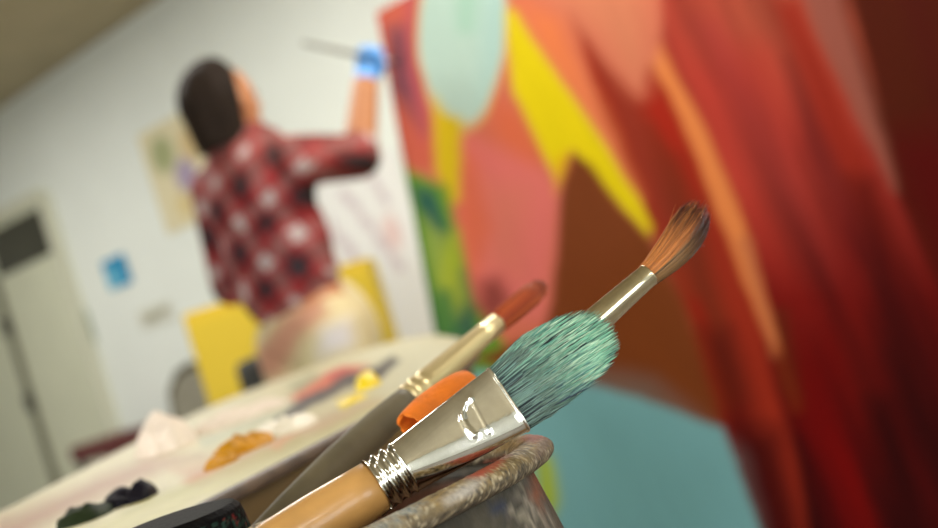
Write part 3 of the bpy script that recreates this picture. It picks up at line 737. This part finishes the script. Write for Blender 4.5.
# ---- blurred rust-tipped brush
Tp = P(544, 284, .86); F1 = P(497, 323, .83); F0 = P(407, 400, .765); HE = P(255, 540, .665)
b3 = empty('paintbrush', F0, 'rust-red tipped paintbrush with pale ferrule and dark grey handle behind the flat brush', 'paintbrush')
M_f3 = mat('dull_cream_ferrule', (232,212,160), .32, .75)
k3 = .8/F; path = []; rad = []
for t, r in ((0, 13.4), (.02, 14.6), (.06, 15), (.08, 13.2), (.10, 14.8), (.14, 15), (.16, 13.2), (.18, 14.6), (.23, 14.4), (.5, 13.4), (.8, 12.2), (1, 11.6)):
    path.append(F0.lerp(F1, t)); rad.append(r*k3*.95)
v, f = tube(path, rad, 32); mesh_obj('ferrule', v, f, M_f3, b3)
A4, W4, N4 = frame(Tp-F1)
def hair3(i):
    a = random.uniform(0, 2*PI); rr = random.choice((1, 1, random.random())); te = random.uniform(.88, 1.02); pts_ = []
    L_ = (Tp-F1).length; col_ = linA(random.choice(((190,82,34),(168,66,28),(204,98,46),(140,52,24))))
    for k in range(5):
        t = k/4*te; R = interp(t, [0, .3, .7, .9, 1.02], [11.2, 13.0, 13.2, 10.5, 4])*k3*rr*.95
        pts_.append(F1+A4*L_*t+W4*math.cos(a)*R+N4*math.sin(a)*R)
    return pts_, .0004, [col_]*5
hairs('bristles', hair3, 700, M_bris, b3)
rings = []
for t, R in ((0, 10.5), (.3, 12), (.7, 12.2), (.88, 9), (.97, 3)): rings.append(ring_at(F1+(Tp-F1)*t, A4, W4, N4, R*k3*.95, 24))
v, f = loft(rings); mesh_obj('bristle_core', v, f, M_bris, b3, True, np.tile(linA((168,66,28)), (len(v), 1)))
M_h3 = mat('grey_stained_handle', (92,82,58), .6, noise=.3, nscale=30)
path = [F0.lerp(HE, t) for t in (-.01, .05, .2, .5, .8, 1)]
end = HE + (HE-F0).normalized()*.05; path.append(end)
v, f = tube(path, [.0078, .0085, .0098, .0100, .0085, .0065, .004], 28); mesh_obj('handle', v, f, M_h3, b3)

# ---- orange folded cloth between the brushes
M_or = mat('orange_felt_cloth', (240,124,20), .75, noise=.12, nscale=120, bump=.3, bscale=400)
axd = (P(466, 382, .70)-P(412, 424, .672)).normalized()
A5, W5, N5 = frame(axd)
if W5.dot(XU) < 0: W5 = -W5
st5 = P(411, 424, .672)-axd*.002
prof = []   # (w, n) polyline of the fold, in mm: hangs behind, arches over, curls under in front
for a in np.linspace(-.3, 1, 10): prof.append((-16+a*12, -8))
for a in np.linspace(PI, 0, 22): prof.append((-2+math.sin(a)*8.5, math.cos(a)*8.5))
for a in np.linspace(0, -PI*.9, 14): prof.append((-6+math.sin(a)*4.0, 4.5+math.cos(a)*4.0))
nP = len(prof); rows = 60; V5 = []
for i in range(rows):
    s = i/(rows-1)*.048; sc = 1+.28*math.sin(min(1, s/.03)*PI/2)-.9*max(0, s-.045)*8*0
    drop = -.004*max(0, (s-.028)/.02)**2
    for j, (w, n_) in enumerate(prof):
        ww = w*sc*(1+.05*math.sin(s*160+j*.3)); nn = n_*(1+.06*math.sin(s*210+1+j*.2))
        rag = .0012*math.sin(j*.7)*(1 if i == 0 else 0)
        V5.append(st5+A5*(s+rag)+W5*(ww/1000+drop)+N5*(nn/1000))
F5 = [(i*nP+j, i*nP+j+1, (i+1)*nP+j+1, (i+1)*nP+j) for i in range(rows-1) for j in range(nP-1)]
o = mesh_obj('folded_cloth', V5, F5, M_or); tag(o, 'small folded orange cloth tucked behind the silver ferrule', 'cloth')
md = o.modifiers.new('t', 'SOLIDIFY'); md.thickness = .0022; md.offset = 0
md = o.modifiers.new('s', 'SUBSURF'); md.levels = 1; md.render_levels = 1

# ---- dark paint-stained jar at the bottom left
jt = P(237, 500, .632); jr = .034; jc = Vector((jt.x-jr+.002, jt.y, 0)); jz = jt.z
jar = empty('jar', (jc.x, jc.y, SZ), 'dark paint-stained jar with thin golden edge below the paint table', 'jar')
rings = [(.92, SZ+.0005), (1, SZ+.005), (1, jz-.014), (.985, jz-.008), (.95, jz-.0025), (.88, jz), (.3, jz)]
sub = []
for i in range(len(rings)-1):
    for k in range(8): t = k/8; sub.append((rings[i][0]*(1-t)+rings[i+1][0]*t, rings[i][1]*(1-t)+rings[i+1][1]*t))
sub.append(rings[-1])
v, f = loft([[Vector((jc.x+math.cos(2*PI*j/120)*jr*s, jc.y+math.sin(2*PI*j/120)*jr*s, z_)) for j in range(120)] for s, z_ in sub])
XA = np.array([tuple(p) for p in v]); aa = np.arctan2(XA[:, 1]-jc.y, XA[:, 0]-jc.x)
c = np.tile(linA((14,13,13)), (len(v), 1)); nn = fbm(aa*14+50, XA[:, 2]*300, 3); top_ = (XA[:, 2] < jz-.004); c = mixc(c, np.clip((nn-.55)*8, 0, 1)*.8*top_, (40,66,56)); nn = fbm(aa*11+20, XA[:, 2]*220, 13); c = mixc(c, np.clip((nn-.6)*9, 0, 1)*.8*top_, (104,30,28))
mesh_obj('body', v, f, mat('stained_dark_glaze', rough=.6, attr=True, bump=.4, bscale=300, spec=.05), jar, True, c)
v, f = tube([Vector((jc.x+math.cos(t*PI/32)*jr*1.0, jc.y+math.sin(t*PI/32)*jr*1.0, jz-.020)) for t in range(65)], [.0011]*65, 8)
mesh_obj('golden_edge', v, f, M_brass, jar)

# ------------------------------------------------------------------ the painter
def capsule(a, b, ra, rb, flat=None, n=22):
    """tapered limb segment with round ends; flat=(direction, factor) squashes its section"""
    A_ = (b-a); L_ = A_.length; A_ = A_.normalized()
    h1 = A_.orthogonal().normalized() if flat is None else (flat[0]-A_*flat[0].dot(A_)).normalized()
    h2 = A_.cross(h1); k_ = 1 if flat is None else flat[1]; rings = []
    st_ = [(-ra*math.cos(t), ra*math.sin(t)) for t in (.25, .6, 1.0, 1.4)] + [(L_*t, ra+(rb-ra)*t) for t in (.1, .25, .5, .75, .9)] + [(L_+rb*math.cos(t), rb*math.sin(t)) for t in (1.4, 1.0, .6, .25)]
    for d, r in st_: rings.append([a+A_*d+h1*math.cos(2*PI*j/n)*r*k_+h2*math.sin(2*PI*j/n)*r for j in range(n)])
    return loft(rings)
def chain(pts_, rad, flat=None): return [capsule(pts_[i], pts_[i+1], rad[i], rad[i+1], flat) for i in range(len(pts_)-1)]
def remeshed(name, parts, m, parent, vox=.01, colfn=None):
    V = []; Fs = []
    for v, f in parts:
        n = len(V); V += list(v); Fs += [tuple(n+k for k in q) for q in f]
    me = bpy.data.meshes.new('tmp'); me.from_pydata([tuple(v) for v in V], [], Fs)
    o = bpy.data.objects.new('tmp', me); COL.objects.link(o); r = o.modifiers.new('r', 'REMESH'); r.mode = 'VOXEL'; r.voxel_size = vox
    s = o.modifiers.new('sm', 'SMOOTH'); s.iterations = 3; s.factor = .5
    dg = bpy.context.evaluated_depsgraph_get(); ev = o.evaluated_get(dg); m2 = bpy.data.meshes.new_from_object(ev)
    V = [x.co.copy() for x in m2.vertices]; Fs = [tuple(p.vertices) for p in m2.polygons]
    bpy.data.objects.remove(o); bpy.data.meshes.remove(me)
    cols = colfn(np.array([tuple(v) for v in V])) if colfn else None
    return mesh_obj(name, V, Fs, m, parent, True, cols)
def ellipsoid(c_, ax, ay, az, n=24, mfn=None):
    rings = []
    for i in range(1, n):
        ph = PI*i/n; rings.append([c_+ax*(math.sin(ph)*math.cos(2*PI*j/32))+ay*(math.sin(ph)*math.sin(2*PI*j/32))+az*math.cos(ph) for j in range(32)])
    return loft(rings)
Fd = Vector((.74, .67, 0)).normalized(); Rd = Vector((Fd.y, -Fd.x, 0))
hd = P(226, 105, 3.6); pelvis = Vector((-.475, 3.62, .98)); neckb = P(246, 152, 3.60); chest = Vector((-.50, 3.61, 1.33)); waist = Vector((-.495, 3.62, 1.12))
rsh = P(296, 160, 3.50); lsh = neckb-(rsh-neckb)*.95; lsh.z = rsh.z+.01
rel = P(359, 157, 3.70); rwr = P(366, 80, 3.74); hup = (rwr-rel).normalized(); rha = rwr+hup*.03
lel = lsh+Vector((-.05, .10, -.27)); lwr = lel+Fd*.20+Vector((.04, 0, -.05)); lha = lwr+Fd*.03
hipR = pelvis+Rd*.09-Z*.05; hipL = pelvis-Rd*.09-Z*.05
ftR = Vector((hipR.x-.03, hipR.y-.05, .07)); knR = hipR.lerp(ftR, .5)+Fd*.04; ftL = Vector((hipL.x-.10, hipL.y-.04, .07)); knL = hipL.lerp(ftL, .5)+Fd*.04
person = empty('person', (pelvis.x, pelvis.y, 0), 'person with dark bobbed hair in red plaid shirt and blue glove reaching towards the canvas', 'person')
def hand_chains(w, f, b, n):
    """palm plus five curled fingers: w wrist, f along the hand, b across it, n palm side"""
    out = [capsule(w-f*.02, w+f*.03, .022, .030, (n, .7)), capsule(w+f*.03, w+f*.066, .034, .038, (n, .42))]
    for q, ln in zip((-.03, -.010, .010, .029), (.9, 1.05, 1.0, .82)):
        p0 = w+f*.080+b*q; p1 = p0+f*.030*ln+n*.006; p2 = p1+f*.008+n*.026*ln; p3 = p2-f*.018*ln+n*.010; p4 = p3-f*.014*ln-n*.004
        out += chain([p0-f*.02, p0, p1, p2, p3, p4], [.009, .0102, .0098, .009, .0085, .0075])
    t0 = w+f*.015+b*-.018; t1 = w+f*.035-b*.042+n*.010; t2 = w+f*.062-b*.040+n*.030; t3 = w+f*.075-b*.020+n*.040
    return out + chain([t0, t1, t2, t3], [.014, .0125, .011, .009])
# body: torso, neck, arms, legs in one skin
parts = [ellipsoid(chest+Z*.01, Fd*.105, Rd*.165, Z*.20), ellipsoid(waist+Z*.02, Fd*.095, Rd*.135, Z*.20), ellipsoid(pelvis, Fd*.115, Rd*.16, Z*.14)]
parts += chain([chest+Z*.05, neckb, hd-Z*.04-Fd*.012], [.10, .058, .052])
parts += [capsule(chest+Z*.08, q_, .08, .055) for q_ in (rsh, lsh)]
parts += chain([rsh, rel, rwr, rha], [.056, .050, .037, .027]) + chain([lsh, lel, lwr, lha], [.056, .045, .031, .026])
for hp_, kn_, ft_ in ((hipR, knR, ftR), (hipL, knL, ftL)):
    parts += chain([hp_, kn_, kn_.lerp(ft_, .35)-Fd*.015, ft_+Z*.02, ft_+Fd*.14-Z*.03], [.092, .058, .056, .040, .032])
parts.append(ellipsoid(hd, Fd*.092, Rd*.073, Z*.115))                      # skull
parts.append(ellipsoid(hd+Fd*.045-Z*.055, Fd*.045, Rd*.048, Z*.055))         # jaw and chin
parts.append(ellipsoid(hd+Fd*.093-Z*.015, Fd*.022, Rd*.013, Z*.024))         # nose
parts.append(ellipsoid(hd+Fd*.080-Z*.055, Fd*.016, Rd*.026, Z*.010))         # lips
for s in (-1, 1): parts.append(ellipsoid(hd+Rd*.074*s-Z*.01, Fd*.02, Rd*.012, Z*.03))
parts += hand_chains(lwr, (lha-lwr).normalized(), Rd*-1, Z*1)
M_skin = mat('skin', (180,120,78), .55, noise=.08, nscale=14)
remeshed('body', parts, M_skin, person, .0085)
for s in (-1, 1):
    v, f = ellipsoid(hd+Fd*.074+Rd*.032*s+Z*.012, Fd*.011, Rd*.013, Z*.008, 12); mesh_obj('eye', v, f, mat('eye_dark', (60,45,38), .2), person)
# hair: bob with fringe cut round the face
def hair_shape(scale, drop):
    rings = []; n = 40
    for i in range(29):
        t = i/28; ring = []
        for j in range(n):
            a = 2*PI*j/n; fwd = math.cos(a); sid = math.sin(a)
            if t < .5:
                ph = t*PI; r = math.sin(ph); z = math.cos(ph)*.130
            else:
                r = 1-.16*(t-.5)*2; z = -(t-.5)*2*drop
            fr_ = .112 if fwd < 0 else .075-.06*max(0, min(1, (t-.30)*5))
            wob = 1+.03*math.sin(a*9+t*3)
            ring.append(hd+Z*(z+.008)+Fd*(fwd*fr_*r*wob-.022)+Rd*(sid*.104*r*wob)*(1 if fwd < .2 else 1-.25*(fwd-.2)))
        rings.append(ring)
    return loft(rings[1:])
M_hair = mat('dark_brown_hair', (38,28,20), .75, spec=.15, noise=.35, nscale=40, stretch=(3, 3, .4))
v, f = hair_shape(1, .125); mesh_obj('hair', v, f, M_hair, person)
# plaid shirt
def plaid(X_):
    p = X_-np.array(chest); a = p@np.array(Rd)+.6*(p@np.array(Fd)); z = p[:, 2]; a2 = a*.93+z*.36; z2 = z*.95-a*.34; a2 = a2+.05*(fbm(a*9+30, z*9+30, 3)-.5); z2 = z2+.05*(fbm(a*9+60, z*9+10, 4)-.5)
    arm = np.clip(((X_@np.array([1, 0, 0]))-(rsh.x-.03))/.02, 0, 1)
    per = .135
    ua = (a2/per) % 1; uz = (z2/per) % 1
    c_ = np.tile(linA((150,30,34)), (len(X_), 1))
    da = np.clip(1-np.abs(ua-.30)/.2, 0, 1) > .15; dz = np.clip(1-np.abs(uz-.30)/.2, 0, 1) > .15
    c_[da] *= .50; c_[dz] *= .50
    c_[da & dz] = linA((38,26,34))
    la = np.abs(ua-.74) < .14; lz = np.abs(uz-.74) < .14
    c_[la] = c_[la]*.6+linA((190,140,134))*.30; c_[lz] = c_[lz]*.6+linA((190,140,134))*.30
    c_[la & lz] = linA((196,182,178))
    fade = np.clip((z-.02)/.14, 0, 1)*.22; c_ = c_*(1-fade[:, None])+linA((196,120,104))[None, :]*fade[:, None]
    n_ = fbm(a*30+50, z*30+50, 7); return c_*(.55+.6*n_[:, None])
hem = pelvis+Z*.035
pt_ = [ellipsoid(chest+Z*.02, Fd*.135, Rd*.185, Z*.21), ellipsoid(waist+Z*.08, Fd*.14, Rd*.172, Z*.22), ellipsoid(waist-Z*.0, Fd*.135, Rd*.165, Z*.17)]
pt_ += [capsule(neckb-Z*.06, neckb-Z*.03, .085, .070)] + [capsule(chest+Z*.07, q_, .10, .070) for q_ in (rsh, lsh)]
pt_ += chain([rsh, rsh.lerp(rel, .5), rel, rel.lerp(rwr, .18)], [.070, .068, .064, .052]) + chain([lsh, lel, lel.lerp(lwr, .3)], [.070, .062, .052])
M_shirt = mat('plaid_flannel', rough=.85, attr=True)
remeshed('plaid_shirt', pt_, M_shirt, person, .010, plaid)
# trousers
def trou(X_):
    c_ = np.tile(linA((206,192,148)), (len(X_), 1)); x_, y_ = proj(X_)
    w_ = x_+8*(fbm(x_/12, y_/12, 5)-.5)
    m = polymask(w_, y_, [(318,292),(330,312),(300,340),(282,378),(255,380),(256,352),(285,315)], 8)
    c_ = mixc(c_, m*.9, (184,128,104)); m = polymask(w_, y_, [(322,330),(350,318),(352,345),(318,358)], 8)
    return mixc(c_, m*.8, (206,202,208))
pt_ = [ellipsoid(pelvis-Z*.02, Fd*.125, Rd*.168, Z*.13), ellipsoid(pelvis-Z*.07+Fd*.085, Fd*.11, Rd*.14, Z*.18)]
for hp_, kn_, ft_ in ((hipR, knR, ftR), (hipL, knL, ftL)): pt_ += chain([hp_, kn_, ft_+Z*.05], [.115, .082, .068])
remeshed('trousers', pt_, mat('cream_work_trousers', rough=.9, attr=True), person, .010, trou)
for ft in (ftR, ftL):
    v, f = ellipsoid(ft+Fd*.06-Z*.025, Fd*.145, Rd*.052, Z*.043); mesh_obj('shoe', v, f, M_blk, person)
# glove
ba = (P(392, 60, 3.82)-P(300, 41, 3.70)).normalized(); fh = (hup-ba*hup.dot(ba)).normalized(); nh_ = ba.cross(fh).normalized()
if nh_.y > 0: nh_ = -nh_
M_glove = mat('blue_nitrile_glove', (84,150,216), .4)
gp = hand_chains(rwr+hup*.002, fh*.72, -ba*.92, nh_*.9)
gp += chain([rwr-hup*.002, rwr+hup*.02], [.037, .033])
remeshed('glove', gp, M_glove, person, .0055)
# brush held in the glove
hc = rwr+hup*.002+fh*.060+nh_*.023
hb = empty('paintbrush', hc, 'long thin grey paintbrush held in the blue glove', 'paintbrush')
e0 = hc-ba*.205+Z*.0; e1_ = hc+ba*.035
v, f = tube([e0, hc-ba*.1, hc, e1_], [.0045, .0075, .007, .006], 12); mesh_obj('handle', v, f, mat('grey_handle', (112,108,98), .5), hb)
v, f = tube([e1_, e1_+ba*.03], [.0065, .0065], 12); mesh_obj('ferrule', v, f, M_al, hb)
v, f = tube([e1_+ba*.03, e1_+ba*.045, e1_+ba*.065], [.0065, .0085, .002], 12); mesh_obj('bristles', v, f, mat('dark_bristle', (50,35,50), .6), hb)

# ------------------------------------------------------------------ camera and view
cam = bpy.data.cameras.new('camera'); co = bpy.data.objects.new('camera', cam); COL.objects.link(co); SC.camera = co
cam.sensor_width = 36; cam.lens = F*36/938; cam.clip_start = .05
mw = Matrix.Identity(4)
for i in range(3):
    mw[i][0] = XR[i]; mw[i][1] = XU[i]; mw[i][2] = (0, -1, 0)[i]; mw[i][3] = (0, 0, CAMZ)[i]
co.matrix_world = mw
cam.dof.use_dof = True; cam.dof.focus_distance = .600; cam.dof.aperture_fstop = 5.6
SC.view_settings.view_transform = 'Standard'; SC.view_settings.look = 'None'; SC.view_settings.gamma = 1
SC.view_settings.exposure = 0.0
